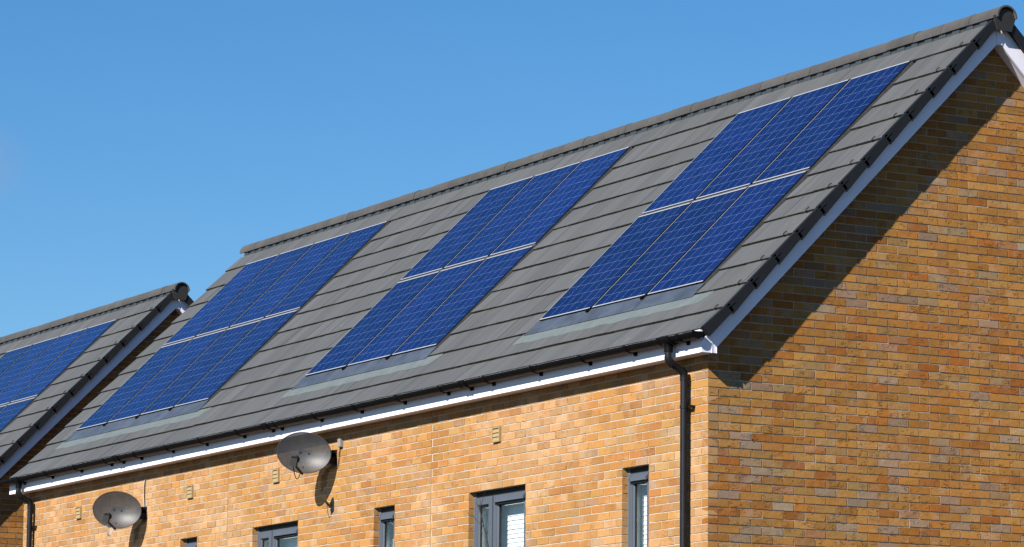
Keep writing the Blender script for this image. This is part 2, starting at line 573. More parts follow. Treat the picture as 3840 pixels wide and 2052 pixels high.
# ------------------------------------------------------------------ the houses
TC = 1.06                      # roof plane: z = y + TC at the lower edge of a tile
GAUGE = 0.2398
def yk(k):
    return -0.145 if k < 0 else 2.766 if k == 11 else 0.098 + GAUGE*k
S2 = math.sqrt(0.5)

def spt(x, s, c):
    """point on plane z = y + c at slope coordinate s = y*sqrt2"""
    return Vector((x, s*S2, s*S2 + c))

def window(house, x0, x1, kind, ox, oz):
    """opening x0..x1, head at z=-0.15; kind: slit, slit_dark, pair, pair_fine"""
    zt, zb = -0.15 + oz, -1.35 + oz
    cx = (x0+x1)/2
    w = empty_part('window', house, (cx, 0.06, zb))
    fr = MB()
    t = 0.045
    F0, F1 = 0.060, 0.130
    fr.box(x0+0.002, x0+t, F0, F1-0.0455, zb, zt-0.002)
    fr.box(x1-t, x1-0.002, F0, F1, zb, zt-0.002)
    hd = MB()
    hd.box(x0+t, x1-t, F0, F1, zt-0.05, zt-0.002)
    put('head_shadow_bar', hd, 'gasket', w)  # top frame bar in gasket black: the head's shadow put into its colour
    fr.box(x0+t, x1-t, F0, F1, zb, zb+0.05)
    pair = kind.startswith('pair')
    if pair:
        xm = x0 + 0.405
        fr.box(xm-0.022, xm+0.022, F0, F1, zb+0.05, zt-0.05)
        panes = [(x0+0.036, xm-0.010, False), (xm+0.012, x1-0.036, True)]
    else:
        panes = [(x0+0.036, x1-0.036, True)]
    put('frame', fr, 'outer', w)
    for a, b, hood in panes:
        sa = MB()
        sw = 0.072
        y0, y1 = 0.046, 0.059
        top, bot = zt-0.052, zb+0.03
        def bars(a, b, top, bot, sw, y0, y1):
            sa.box(a, a+sw, y0, y1, bot, top)
            sa.box(b-sw, b, y0, y1, bot, top)
            sa.box(a+sw, b-sw, y0, y1, top-sw, top)
            sa.box(a+sw, b-sw, y0, y1, bot, bot+sw)
        bars(a, b, top, bot, sw, y0, y1)
        # sloping glazing bead
        ga, gb, gt, gbt = a+sw, b-sw, top-sw, bot+sw
        i = 0.012
        for (p, q, r_, s_) in (((ga, gbt), (ga, gt), (ga+i, gt-i), (ga+i, gbt+i)), ((gb, gt), (gb, gbt), (gb-i, gbt+i), (gb-i, gt-i)),
                               ((ga, gt), (gb, gt), (gb-i, gt-i), (ga+i, gt-i)), ((gb, gbt), (ga, gbt), (ga+i, gbt+i), (gb-i, gbt+i))):
            sa.hexa([(p[0], y0+0.004, p[1]), (q[0], y0+0.004, q[1]), (r_[0], 0.066, r_[1]), (s_[0], 0.066, s_[1]),
                     (p[0], 0.070, p[1]), (q[0], 0.070, q[1]), (r_[0], 0.072, r_[1]), (s_[0], 0.072, s_[1])])
        sash = put('sash', sa, 'slate', w)
        gk = MB()
        for u0, u1, v0, v1 in ((ga+i, ga+i+0.012, gbt+i, gt-i), (gb-i-0.012, gb-i, gbt+i, gt-i),
                               (ga+i+0.012, gb-i-0.012, gt-i-0.012, gt-i), (ga+i+0.012, gb-i-0.012, gbt+i, gbt+i+0.012)):
            gk.box(u0, u1, 0.068, 0.080, v0, v1)
        put('gasket', gk, 'gasket', w)
        gl = MB()
        gl.box(ga+i+0.006, gb-i-0.006, 0.074, 0.078, gbt+i+0.006, gt-i-0.006)
        put('glass', gl, 'glass', w)
        if hood:
            # canopy trickle vent on the head of the sash
            hb = MB()
            hx0, hx1 = a+0.050, b-0.055
            zt2 = top-0.020
            poly = [(y0, zt2), (y0-0.016, zt2-0.014), (y0-0.024, zt2-0.052), (y0-0.018, zt2-0.052), (y0-0.001, zt2-0.024)]
            hb.prism_x(poly, hx0, hx1)
            hb.prism_x([(y0, zt2+0.006), (y0-0.030, zt2-0.030), (y0-0.026, zt2-0.058), (y0, zt2-0.040)], hx1, hx1+0.010)
            hb.prism_x([(y0, zt2+0.006), (y0-0.030, zt2-0.030), (y0-0.026, zt2-0.058), (y0, zt2-0.040)], hx0-0.006, hx0)
            put('trickle_vent', hb, 'slate', w)
            hv = MB()
            hv.box(hx0, hx1, y0-0.006, y0, zt2-0.075, zt2-0.028)
            put('vent_grille', hv, 'gasket', w)
    # plastered inner reveal, blind, room behind
    lin = MB()
    yb = 0.178
    lin.box(x0-0.02, x0+0.040, F1-0.045, yb+0.12, zb-0.02, zt)
    lin.box(x1-0.040, x1+0.02, F1, yb+0.12, zb-0.02, zt)
    lin.box(x0+0.040, x1-0.040, F1, yb+0.12, zt-0.045, zt)
    lin.box(x0+0.040, x1-0.040, F1, yb+0.12, zb-0.02, zb+0.04)
    put('inner_reveal', lin, 'plaster', w)
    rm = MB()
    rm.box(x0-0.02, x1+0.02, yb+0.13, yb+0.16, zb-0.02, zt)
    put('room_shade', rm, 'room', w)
    bl = MB()
    pitch_, wid = (0.043, 0.050) if kind in ('slit', 'pair') else (0.022, 0.026)
    ztop = zt-0.05 if kind != 'slit_dark' else zt-0.31
    if kind == 'slit_dark':
        bl.box(x0+0.044, x1-0.044, yb, yb+0.006, zb+0.06, ztop)  # flat pale panel put in to stand for a lit interior wall
    else:
        bl.box(x0+0.044, x1-0.044, yb-0.022, yb+0.022, ztop-0.03, ztop)
        z = ztop-0.05
        cs, sn = math.cos(R(79)), math.sin(R(79))
        while z > zb+0.05:
            dz, dy = wid/2*sn, wid/2*cs
            yy = yb + jig(0.0015)
            bl.hexa([(x0+0.046, yy-dy, z-dz), (x0+0.046, yy+dy, z+dz), (x1-0.046, yy+dy, z+dz), (x1-0.046, yy-dy, z-dz),
                     (x0+0.046, yy-dy, z-dz+0.002), (x0+0.046, yy+dy, z+dz+0.002), (x1-0.046, yy+dy, z+dz+0.002), (x1-0.046, yy-dy, z-dz+0.002)])
            z -= pitch_
        for cxx in ((x0*0.8+x1*0.2), (x0*0.2+x1*0.8)):
            bl.box(cxx-0.002, cxx+0.002, yb-0.016, yb-0.014, zb+0.06, ztop-0.03)
    put('blind', bl, 'blind', w)
    return w

def empty_part(name, parent, pos):
    """an Empty that is a part: pos in wall coordinates"""
    o = bpy.data.objects.new(name, None)
    o.empty_display_size = 0.1
    C.objects.link(o)
    o.parent = parent
    o.location = Vector(pos) + Vector((0, 0, GZ)) - worldpos(parent)
    return o

def build_house(ox, oz, L, arrays, wins, joints, pipes, text, brackets, unions, near_detail=True):
    X = lambda x: x + ox
    base = empty('terraced_house', (ox - L/2, YR, -5.09), text, 'house')
    def P(name, mb, mats, parent=base, smooth=False):
        return put(name, mb.shift((ox, 0, oz)), mats, parent, smooth)
    # ---- front wall
    zt = 0.729
    fw_ = MB()
    place = lambda u, n, z: (-u, -n, z)
    holes = [(-x1, -x0, -1.35, -0.15) for x0, x1, k in wins]
    bricks(fw_, L, BOT, 10, place, False, holes, None, [-j for j in joints])
    xs = 0.0
    cuts = sorted((-x1, -x0) for x0, x1, k in wins)
    me = 0.0040
    def slab(u0, u1, z0, z1):
        fw_.box(-u1, -u0, me, 0.098, z0, z1, 1)
    u = 0.006
    for a, b in cuts:
        slab(u, a-0.003, BOT*0.075, zt)
        slab(a-0.003, b+0.003, -0.147, zt)
        slab(a-0.003, b+0.003, BOT*0.075, -1.353)
        u = b+0.003
    slab(u, L-0.005, BOT*0.075, zt)
    P('front_wall', fw_, ['frontbrick', 'mortar'])
    for j in joints:
        sj = MB()
        sj.box(j-0.004, j+0.004, 0.0015, 0.02, BOT*0.075, zt)
        P('movement_joint', sj, 'sealant')
    # ---- gable wall (near end)
    gw = MB()
    placeg = lambda u, n, z: (n, u, z)
    lim = lambda z: (max(0.0, z-0.93), min(DEPTH, DEPTH-(z-0.93)))
    bricks(gw, DEPTH, BOT, 54, placeg, True, (), lambda z: (lim(z) if z > 0.93 else (0.0, DEPTH)))
    gw.prism_x([(0.006, BOT*0.075), (DEPTH-0.006, BOT*0.075), (DEPTH-0.006, 0.89), (YR, 0.89+YR), (0.006, 0.89)], -0.098, -0.0054, 1)
    P('gable_wall', gw, ['brick' if ox == 0 else 'redbrick', 'mortar'])
    # ---- far gable and rear wall
    fg = MB()
    fg.prism_x([(0.10, BOT*0.075), (DEPTH-0.1, BOT*0.075), (DEPTH-0.1, 0.89), (YR, 0.79+YR), (0.10, 0.89)], -L+0.004, -L+0.1, 0)
    fg.box(-L+0.004, -0.1, DEPTH-0.1, DEPTH, BOT*0.075, 0.735, 0)
    P('rear_wall', fg, 'mortar')
    # ---- roof: front slope of tiles
    xr0, xr1 = -L-0.165, 0.188
    roof = MB()
    TW = 0.300
    for k in range(-1, 12):
        ya, yb = yk(k), yk(k+1)
        ca = TC + (0.03 if k == -1 else 0.0)
        A = Vector((0, ya, ya+ca))
        yb2 = min(yb, 3.06)
        B = Vector((0, yb2, yb2+TC-0.026))
        d = (B-A)
        ln = d.length + 0.03
        d.normalize()
        n = Vector((0, -d.z, d.y))
        hs = [(a0-0.004, a1+0.085) for (a0, a1, cols) in arrays if 1 <= k <= 10]
        x = xr0 - (TW/2 if k % 2 else 0.0)
        while x < xr1:
            a, b = max(x, xr0), min(x+TW, xr1)
            x += TW
            if b-a < 0.03:
                continue
            gp = random.choice((0.0003, 0.0012, 0.0016))
            for s0, s1 in cut(a+gp, b-gp, hs):
                j1, j2 = jig(0.0024), jig(0.0024)
                dy = jig(0.0025)
                th = 0.0185
                Pq = lambda xx, uu, nn: Vector((xx, 0, 0)) + A + d*uu + n*nn
                roof.hexa([Pq(s0, dy, j1), Pq(s1, dy, j2), Pq(s1, ln, j2), Pq(s0, ln, j1),
                           Pq(s0, dy-0.002, j1-th), Pq(s1, dy-0.002, j2-th), Pq(s1, ln, j2-th), Pq(s0, ln, j1-th)],
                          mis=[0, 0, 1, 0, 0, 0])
    # felt-covered deck below, rear slope and soffit closure
    roof.prism_x([(-0.13, -0.13+0.985), (YR, YR+0.985), (YR, YR+0.935), (-0.13, -0.13+0.935)], xr0+0.02, xr1-0.05, 2)
    roof.prism_x([(DEPTH+0.13, -0.13+0.985), (YR, YR+0.985), (YR, YR+0.935), (DEPTH+0.13, -0.13+0.935)], xr0+0.02, xr1-0.05, 2)
    for k in range(-1, 12):
        ya, yb = yk(k), min(yk(k+1), 3.06)
        A = Vector((0, DEPTH-ya, ya+TC)); B = Vector((0, DEPTH-yb-0.02, yb+0.02+TC-0.026))
        d = (B-A).normalized(); n = Vector((0, -d.z, d.y)) * -1
        ln = (B-A).length
        roof.obox(A, Vector((1, 0, 0)), d, n, xr0, xr1, 0, ln, -0.023, 0)
    ro = P('roof', roof, ['tile', 'butt', 'under'])
    # ---- ridge
    rc_y, rc_z, rr = 3.102, 4.082, 0.117
    x = 0.240
    first = True
    while x > xr0:
        ln = 0.449
        x0 = max(x-ln+0.006, xr0-0.03)
        jr = random.uniform(-0.003, 0.003); jz = jig(0.002)
        rt_ = MB()
        N = 14
        ra, th = rr+jr, 0.016
        out = [(rc_y + ra*math.cos(math.pi*(-0.015+1.03*i/N)), rc_z + jz + ra*math.sin(math.pi*(-0.015+1.03*i/N))) for i in range(N+1)]
        inn = [(rc_y + (ra-th)*math.cos(math.pi*(-0.015+1.03*i/N)), rc_z + jz + (ra-th)*math.sin(math.pi*(-0.015+1.03*i/N))) for i in range(N+1)]
        rt_.shell(out + inn[::-1], x0, x)
        r_ = P('ridge_tile', rt_, 'ridge', ro, True)
        x -= ln
    rv = MB()
    x, i = 0.17, 0
    while x > xr0+0.1:
        w = random.uniform(0.10, 0.125)
        yv = 3.016 - (0.010 if i % 2 else 0.0)
        zv = yv + TC - 0.02
        rv.box(x-w, x-0.003, yv-0.006, 3.10, zv-0.03, 4.086)
        x -= w
        i += 1
    P('ridge_vent', rv, 'ventgrey', ro)
    ec = MB()
    ring = [(rc_y + 0.094*math.cos(math.pi*i/10), 4.070 + 0.094*math.sin(math.pi*i/10)) for i in range(11)]
    ec.prism_x([(3.000, 3.952), (3.163, 3.952)] + [(3.212, 4.082)] + ring[1:10] + [(2.962, 4.086)], 0.207, 0.220)
    P('ridge_end_cap', ec, 'endcap', ro)
    # ---- dry verge units, front and rear slopes
    for k in range(-1, 12):
        ya, yb = yk(k), min(yk(k+1), 2.985)
        ca = TC + (0.03 if k == -1 else 0.0)
        A = Vector((0, ya, ya+ca)); B = Vector((0, yb, yb+TC-0.008))
        d = (B-A); ln = d.length; d.normalize()
        for side in (0, 1):
            Aq = A if side == 0 else Vector((0, DEPTH-A.y, A.z))
            dq = d if side == 0 else Vector((0, -d.y, d.z))
            nq = Vector((0, -dq.z, dq.y)) if side == 0 else Vector((0, dq.z, -dq.y))
            vg = MB()
            X1 = Vector((1, 0, 0))
            u0 = -0.030
            Pv = lambda xx, uu, nn: Aq + X1*xx + dq*uu + nq*nn
            vg.hexa([Pv(0.190, u0, -0.082), Pv(0.190, ln+0.004, -0.056), Pv(0.205, ln+0.004, -0.056), Pv(0.205, u0, -0.082),
                     Pv(0.190, u0, 0.024), Pv(0.190, ln+0.004, 0.024), Pv(0.205, ln+0.004, 0.024), Pv(0.205, u0, 0.024)])
            vg.obox(Aq, X1, dq, nq, 0.164, 0.190, u0, ln+0.004, 0.012, 0.024)
            vg.obox(Aq, X1, dq, nq, 0.158, 0.1895, u0, u0+0.012, -0.064, 0.0115)
            if k < 11:
                vg.obox(Aq, X1, dq, nq, 0.205, 0.210, ln-0.030, ln+0.060, -0.004, 0.006)
            P('verge_unit', vg, 'verge', ro)
    # tile clips near the verge
    for k in range(0, 12):
        A = Vector((-0.03, yk(k), yk(k)+TC))
        d = Vector((0, S2, S2)); n = Vector((0, -S2, S2))
        tcp = MB()
        pts = [A + n*(-0.020) - d*0.004, A + n*0.002 - d*0.014, A + n*0.012 - d*0.006 + Vector((0.002, 0, 0)),
               A + n*0.014 + d*0.012 + Vector((0.008, 0, 0)), A + n*0.014 + d*0.03 + Vector((0.022, 0, 0))]
        tcp.tube(pts, 0.0042, 6)
        P('tile_clip', tcp, 'black', ro)
    # ---- trays and flashings round the arrays
    for (a0, a1, cols) in arrays:
        tr = MB()
        d = Vector((0, S2, S2)); n = Vector((0, -S2, S2)); o = Vector((0, 0, TC-0.040))
        X1 = Vector((1, 0, 0))
        tr.obox(o, X1, d, n, a0-0.02, a1+0.10, 0.50, 3.93, -0.02, 0.0)
        tr.obox(o, X1, d, n, a1+0.032, a1+0.036, 0.56, 3.93, 0.0, 0.026, 1)
        P('panel_tray', tr, ['tray', 'rail'], ro)
        pitch_ = (a1-a0)/cols
        # smooth blue-grey lower trays, one per panel
        for c in range(cols):
            bt = MB()
            xa = a0 + pitch_*c + (0.006 if c else -0.055)
            xb = a0 + pitch_*(c+1) + (0.0 if c < cols-1 else 0.045)
            lift = 0.003*(c % 2)
            lo = Vector((0, 0.322, 0.322+TC-0.015+lift)); hi = Vector((0, 0.462, 0.462+TC-0.014+lift))
            for q0, q1, thk in ((lo, hi, 0.004),):
                dd = (q1-q0); l2 = dd.length; dd.normalize(); nn = Vector((0, -dd.z, dd.y))
                bt.obox(q0, X1, dd, nn, xa, xb, 0, l2, 0, thk)
            P('apron_tray', bt, 'bluetray', ro)
        for c in range(1, cols):
            tb = MB()
            xc = a0 + pitch_*c
            q = Vector((xc, 0.452, 0.452+TC-0.02))
            tb.obox(q, X1, d, n, -0.022, -0.012, -0.03, 0.02, 0, 0.03)
            tb.obox(q, X1, d, n, 0.006, 0.014, -0.03, 0.02, 0, 0.03)
            P('tray_clip', tb, 'black', ro)
        # lead dressed over the course below, ragged lower edge
        ld = MB()
        y0, y1 = 0.222, 0.345
        nseg = 60
        b = len(ld.v)
        k0a = Vector((0, yk(0), yk(0)+TC)); k0b = Vector((0, yk(1), yk(1)+TC-0.026))
        sl = (k0b.z-k0a.z)/(k0b.y-k0a.y)
        zz = lambda y: k0a.z + (y-k0a.y)*sl + 0.004
        xa, xb = a0-0.10, a1+0.385
        for i in range(nseg+1):
            x = xa + (xb-xa)*i/nseg
            yl = y0 + jig(0.0035) + 0.006*math.sin(i*0.7)
            if i == nseg: yl = y0 + 0.115
            if i == nseg-1: yl = y0 + 0.07
            if i == nseg-2: yl = y0 + 0.012
            ld.v += [(x, yl, zz(yl)+0.003+jig(0.0008)), (x, y1, zz(y1)+0.003), (x, yl, zz(yl)-0.003), (x, y1, zz(y1)-0.003)]
        for i in range(nseg):
            p, q = b+4*i, b+4*i+4
            for f in ((p, q, q+1, p+1), (p+2, p+3, q+3, q+2), (p, p+2, q+2, q), (p+1, q+1, q+3, p+3)):
                ld.f.append(f); ld.mi.append(0)
        P('lead_flashing', ld, 'lead', ro)
    # ---- barge boards, soffits, fascia
    XB = 0.145
    YF, ZB, CB = 0.160, 0.730, 0.785           # fascia face, box bottom, barge lower edge
    ya_, yb_ = 3.050, 3.100
    bg = MB()
    bg.prism_x([(-YF, ZB), (-0.006, ZB), (-0.006, CB-0.006), (ya_, ya_+CB), (ya_, ya_+0.985), (-YF, 0.825)], XB-0.025, XB)
    bg.prism_x([(DEPTH+YF, ZB), (DEPTH+0.006, ZB), (DEPTH+0.006, CB-0.006), (yb_, DEPTH-yb_+CB), (yb_, DEPTH-yb_+0.985), (DEPTH+YF, 0.825)], XB-0.025, XB)
    P('bargeboard', bg, 'white')
    ap = MB()
    ap.box(XB-0.025, XB+0.008, ya_-0.005, yb_+0.005, ya_+CB-0.003, 4.00)
    P('barge_apex_cover', ap, 'white')
    ec2 = MB()
    ec2.box(XB+0.0005, XB+0.005, -0.058, -0.050, ZB-0.002, 0.842)
    ec2.box(XB-0.0005, XB+0.004, -0.009, -0.003, ZB-0.002, 0.782)
    P('barge_box_trim', ec2, 'white')
    so = MB()
    so.prism_x([(0.0, CB+0.017), (YR-0.013, YR+CB+0.004), (YR+0.013, YR+CB+0.004), (DEPTH, CB+0.017), (DEPTH, CB+0.027), (YR, YR+CB+0.027), (0.0, CB+0.027)], 0.002, XB-0.026)
    so.box(-L-0.10, XB-0.026, -0.133, -0.002, ZB+0.003, ZB+0.011)
    so.box(-L-0.10, XB-0.026, DEPTH+0.002, DEPTH+0.133, ZB+0.003, ZB+0.011)
    P('soffit', so, 'white')
    fa = MB()
    fa.box(-L-0.10, XB-0.0255, -YF, -0.134, ZB-0.001, 0.93)
    fa.box(-L-0.10, XB-0.0255, DEPTH+0.134, DEPTH+YF, ZB-0.001, 0.93)
    fa.box(-L-0.10, -L-0.08, -0.134, DEPTH+0.134, ZB+0.001, 0.85)
    P('fascia', fa, 'white')
    # ---- gutter
    gy, gz, gr = -0.228, 0.896, 0.060
    gx0, gx1 = -L-0.16, 0.190
    gu = MB()
    N = 14
    out = [(gy + gr*math.cos(math.pi*(1+i/N)), gz + gr*math.sin(math.pi*(1+i/N))) for i in range(N+1)]
    inn = [(gy + (gr-0.003)*math.cos(math.pi*(1+i/N)), gz + (gr-0.003)*math.sin(math.pi*(1+i/N))) for i in range(N+1)]
    gu.shell(out + inn[::-1], gx0, gx1)
    ring = [(gy + (gr+0.002)*math.cos(math.pi*(1+i/N)), gz + (gr+0.002)*math.sin(math.pi*(1+i/N))) for i in range(N+1)]
    gu.prism_x(ring + [(gy+gr, gz+0.006), (gy-gr, gz+0.006)], gx1, gx1+0.006)
    gu.prism_x(ring + [(gy+gr, gz+0.006), (gy-gr, gz+0.006)], gx0-0.006, gx0)
    gt = P('gutter', gu, 'black', base, True)
    for bx in brackets:
        br = MB()
        r1, r2 = gr+0.0075, gr+0.001
        out = [(gy + r1*math.cos(math.pi*(0.98+0.92*i/N)), gz + r1*math.sin(math.pi*(0.98+0.92*i/N))) for i in range(N+1)]
        inn = [(gy + r2*math.cos(math.pi*(0.98+0.92*i/N)), gz + r2*math.sin(math.pi*(0.98+0.92*i/N))) for i in range(N+1)]
        br.shell(out + inn[::-1], bx-0.016, bx+0.016)
        br.box(bx-0.020, bx+0.020, -0.178, -0.161, 0.812, 0.90)
        br.prism_x([(gy+0.02, 0.846), (-0.178, 0.815), (-0.178, 0.850), (gy+0.045, 0.862)], bx-0.006, bx+0.006)
        P('gutter_bracket', br, 'black', gt, True)
    for bx in unions:
        br = MB()
        for off in (-0.052, 0.0, 0.052):
            r1, r2 = gr+(0.010 if off else 0.006), gr+0.0012
            hw = 0.010 if off else 0.041
            out = [(gy + r1*math.cos(math.pi*(0.98+1.02*i/N)), gz + r1*math.sin(math.pi*(0.98+1.02*i/N))) for i in range(N+1)]
            inn = [(gy + r2*math.cos(math.pi*(0.98+1.02*i/N)), gz + r2*math.sin(math.pi*(0.98+1.02*i/N))) for i in range(N+1)]
            br.shell(out + inn[::-1], bx+off-hw, bx+off+hw)
        br.box(bx-0.03, bx+0.03, -0.175, -0.161, 0.812, 0.88)
        P('gutter_union', br, 'black', gt, True)
    # ---- downpipes with swan neck
    for px in pipes:
        ou = MB()
        for off in (-0.088, 0.0, 0.088):
            r1, r2 = gr+(0.010 if off else 0.006), gr+0.0012
            hw = 0.010 if off else 0.077
            out = [(gy + r1*math.cos(math.pi*(0.98+1.02*i/N)), gz + r1*math.sin(math.pi*(0.98+1.02*i/N))) for i in range(N+1)]
            inn = [(gy + r2*math.cos(math.pi*(0.98+1.02*i/N)), gz + r2*math.sin(math.pi*(0.98+1.02*i/N))) for i in range(N+1)]
            ou.shell(out + inn[::-1], px+off-hw, px+off+hw)
        ou.tube([(px, gy, 0.868), (px, gy, 0.85), (px, gy, 0.83), (px, gy, 0.80), (px, gy, 0.77)], [0.056, 0.050, 0.042, 0.039, 0.039], 20)
        P('gutter_outlet', ou, 'black', gt, True)
        pp = MB()
        wy = -0.066
        pp.tube([(px, gy, 0.80), (px, gy, 0.735), (px, gy, 0.715), (px, gy+0.010, 0.690), (px, gy+0.028, 0.672), (px, wy-0.028, 0.618),
                 (px, wy-0.010, 0.600), (px, wy, 0.575), (px, wy, 0.55), (px, wy, -5.02)], 0.034, 24)
        dp = P('downpipe', pp, 'pipe', base, True)
        for nm, pts, r_ in (('elbow_socket', [(px, gy, 0.735), (px, gy, 0.715), (px, gy+0.011, 0.688), (px, gy+0.040, 0.660)], 0.0375),
                            ('elbow_socket', [(px, wy-0.044, 0.634), (px, wy-0.012, 0.603), (px, wy, 0.575), (px, wy, 0.528)], 0.0375)):
            es = MB(); es.tube(pts, r_, 24)
            P(nm, es, 'pipe', dp, True)
        for zc in (0.295, -1.5, -3.3):
            cl = MB()
            cl.tube([(px, wy, zc-0.014), (px, wy, zc+0.014)], 0.0385, 24)
            cl.box(px-0.085, px+0.085, wy+0.020, wy+0.034, zc-0.013, zc+0.013)
            cl.box(px+0.052, px+0.085, wy+0.034, -0.002, zc-0.011, zc+0.011)
            cl.box(px-0.085, px-0.052, wy+0.034, -0.002, zc-0.011, zc+0.011)
            cl.tube([(px+0.070, wy+0.018, zc), (px+0.070, wy+0.0205, zc)], 0.005, 8)
            P('pipe_clip', cl, 'pipe', dp, True)
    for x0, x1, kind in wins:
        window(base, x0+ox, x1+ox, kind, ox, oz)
    return base

reg = [-15.72, -14.804, -13.884, -12.962, -12.074, -11.172, -10.244, -9.254, -8.303, -7.34, -6.405, -5.45, -4.52, -3.60, -2.68, -1.76, -0.958, -0.06]
W_MAIN = [(-1.467, -0.997, 'slit'), (-4.396, -3.261, 'pair'), (-6.441, -5.976, 'slit_dark'), (-9.372, -8.229, 'pair_fine'), (-11.310, -10.842, 'slit_dark')]
ARR = [(-3.85, -0.838, 3), (-9.09, -6.005, 3), (-15.65, -11.668, 4)]
house = build_house(0.0, 0.0, 16.17, ARR, W_MAIN, [-5.191, -10.039], [-0.295, -15.788],
    'long buff brick terraced house with grey tiled roof under three solar arrays',
    reg, [-12.609, -8.53, -4.05])
NX, NZ = -18.705, -0.216
nhouse = build_house(NX, NZ, 10.0, [(-5.37, -1.231, 4)], [], [], [],
    'lower neighbouring house at the left edge with its own solar array and shaded gable', [-0.5, -1.4, -2.3, -3.2, -4.1, -5.0], [])

# small buff air vents in the front wall
for x0 in (-3.902, -8.852, -11.121, -14.416):
    x1, z0, z1 = x0+0.150, 0.300, 0.446
    v = MB()
    v.box(x0, x0+0.012, -0.024, 0.004, z0, z1)
    v.box(x1-0.012, x1, -0.024, 0.004, z0, z1)
    v.box(x0+0.012, x1-0.012, -0.024, 0.004, z1-0.012, z1)
    v.box(x0+0.012, x1-0.012, -0.024, 0.004, z0, z0+0.008)
    vp = put('air_vent', v, 'vent', house)
    sl = MB()
    for i in range(3):
        a = z0 + 0.010 + i*0.0405
        sl.hexa([(x0+0.012, -0.022, a), (x1-0.012, -0.022, a), (x1-0.012, -0.012, a+0.037), (x0+0.012, -0.012, a+0.037),
                 (x0+0.012, -0.004, a), (x1-0.012, -0.004, a), (x1-0.012, -0.004, a+0.037), (x0+0.012, -0.004, a+0.037)])
    put('louvre', sl, 'vent', vp)

# ------------------------------------------------------------------ solar panels
def panel_parts(W, Ln):
    fr = MB()
    b, h = 0.0105, 0.034
    X1, Y1, Z1, O = Vector((1, 0, 0)), Vector((0, 1, 0)), Vector((0, 0, 1)), Vector((0, 0, 0))
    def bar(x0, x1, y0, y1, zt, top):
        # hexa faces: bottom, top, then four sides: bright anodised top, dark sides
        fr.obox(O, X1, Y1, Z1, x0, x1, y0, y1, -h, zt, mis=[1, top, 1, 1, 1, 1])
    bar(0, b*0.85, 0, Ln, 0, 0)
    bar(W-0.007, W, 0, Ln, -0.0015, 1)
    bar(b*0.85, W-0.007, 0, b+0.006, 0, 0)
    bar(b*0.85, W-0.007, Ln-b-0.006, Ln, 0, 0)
    gl = MB()
    x0, x1, y0, y1 = b*0.85, W-0.007, b+0.006, Ln-b-0.006
    gl.box(x0, x1, y0, y1, -0.02, -0.0035)
    gm = gl.mesh('cell_sheet', 'cells')
    uv = gm.uv_layers.new(name='UVMap')
    for lp in gm.loops:
        c = gm.vertices[lp.vertex_index].co
        uv.data[lp.index].uv = ((c.x-x0)/(x1-x0), (c.y-y0)/(y1-y0))
    return fr.mesh('frame', ['alu', 'tray']), gm

ROWS = [(0.655, 2.250, 'lower'), (2.292, 3.906, 'upper')]
PC = 1.066
where = ['nearest the gable', 'in the roof middle', 'by the roof left end']
ordn = {3: ['left', 'centre', 'right'], 4: ['leftmost', 'second from left', 'third from left', 'rightmost']}
def array(a0, a1, cols, ox, oz, place_text, group):
    pitch_ = (a1-a0+0.045)/cols
    W = pitch_-0.045
    for s0, s1, rname in ROWS:
        fm, gm = panel_parts(W, s1-s0)
        first = None
        for c in range(cols):
            o = bpy.data.objects.new('solar_panel', None)
            o.empty_display_size = 0.2
            C.objects.link(o)
            p = spt(a0+pitch_*c, s0, PC)
            o.location = (p.x+ox, p.y, p.z+oz+GZ)
            o.rotation_euler = (R(45)+jig(0.0006), jig(0.0006), 0)
            label(o, 'blue solar panel, %s in %s row of array %s' % (ordn[cols][c], rname, place_text), 'solar panel', group)
            if first is None:
                f = bpy.data.objects.new('frame', fm); C.objects.link(f); f.parent = o
                q = bpy.data.objects.new('cell_sheet', gm); C.objects.link(q); q.parent = o
                first = (f, q)
            else:
                for src in first:
                    d = src.copy(); C.objects.link(d); d.parent = o
    # rail between the two rows belongs to the array's upper frames: a thing of its own
    rl = MB()
    d = Vector((0, S2, S2)); n = Vector((0, -S2, S2))
    rl.obox(Vector((ox, 0, PC+oz)), Vector((1, 0, 0)), d, n, a0, a1, 2.256, 2.287, -0.03, -0.008)
    ro = put('mounting_rail', rl, 'rail', None, origin=(ox+a0, ROWS[0][1]*S2, ROWS[0][1]*S2+PC+oz))
    label(ro, 'dark grey rail between two panel rows of array %s' % place_text, 'rail', 'mounting rails between panel rows')
for (a0, a1, cols), wtx in zip(ARR, where):
    array(a0, a1, cols, 0, 0, wtx, 'solar panels on the tiled roofs')
array(-5.37, -1.231, 4, NX, NZ, 'on the lower neighbouring house', 'solar panels on the tiled roofs')

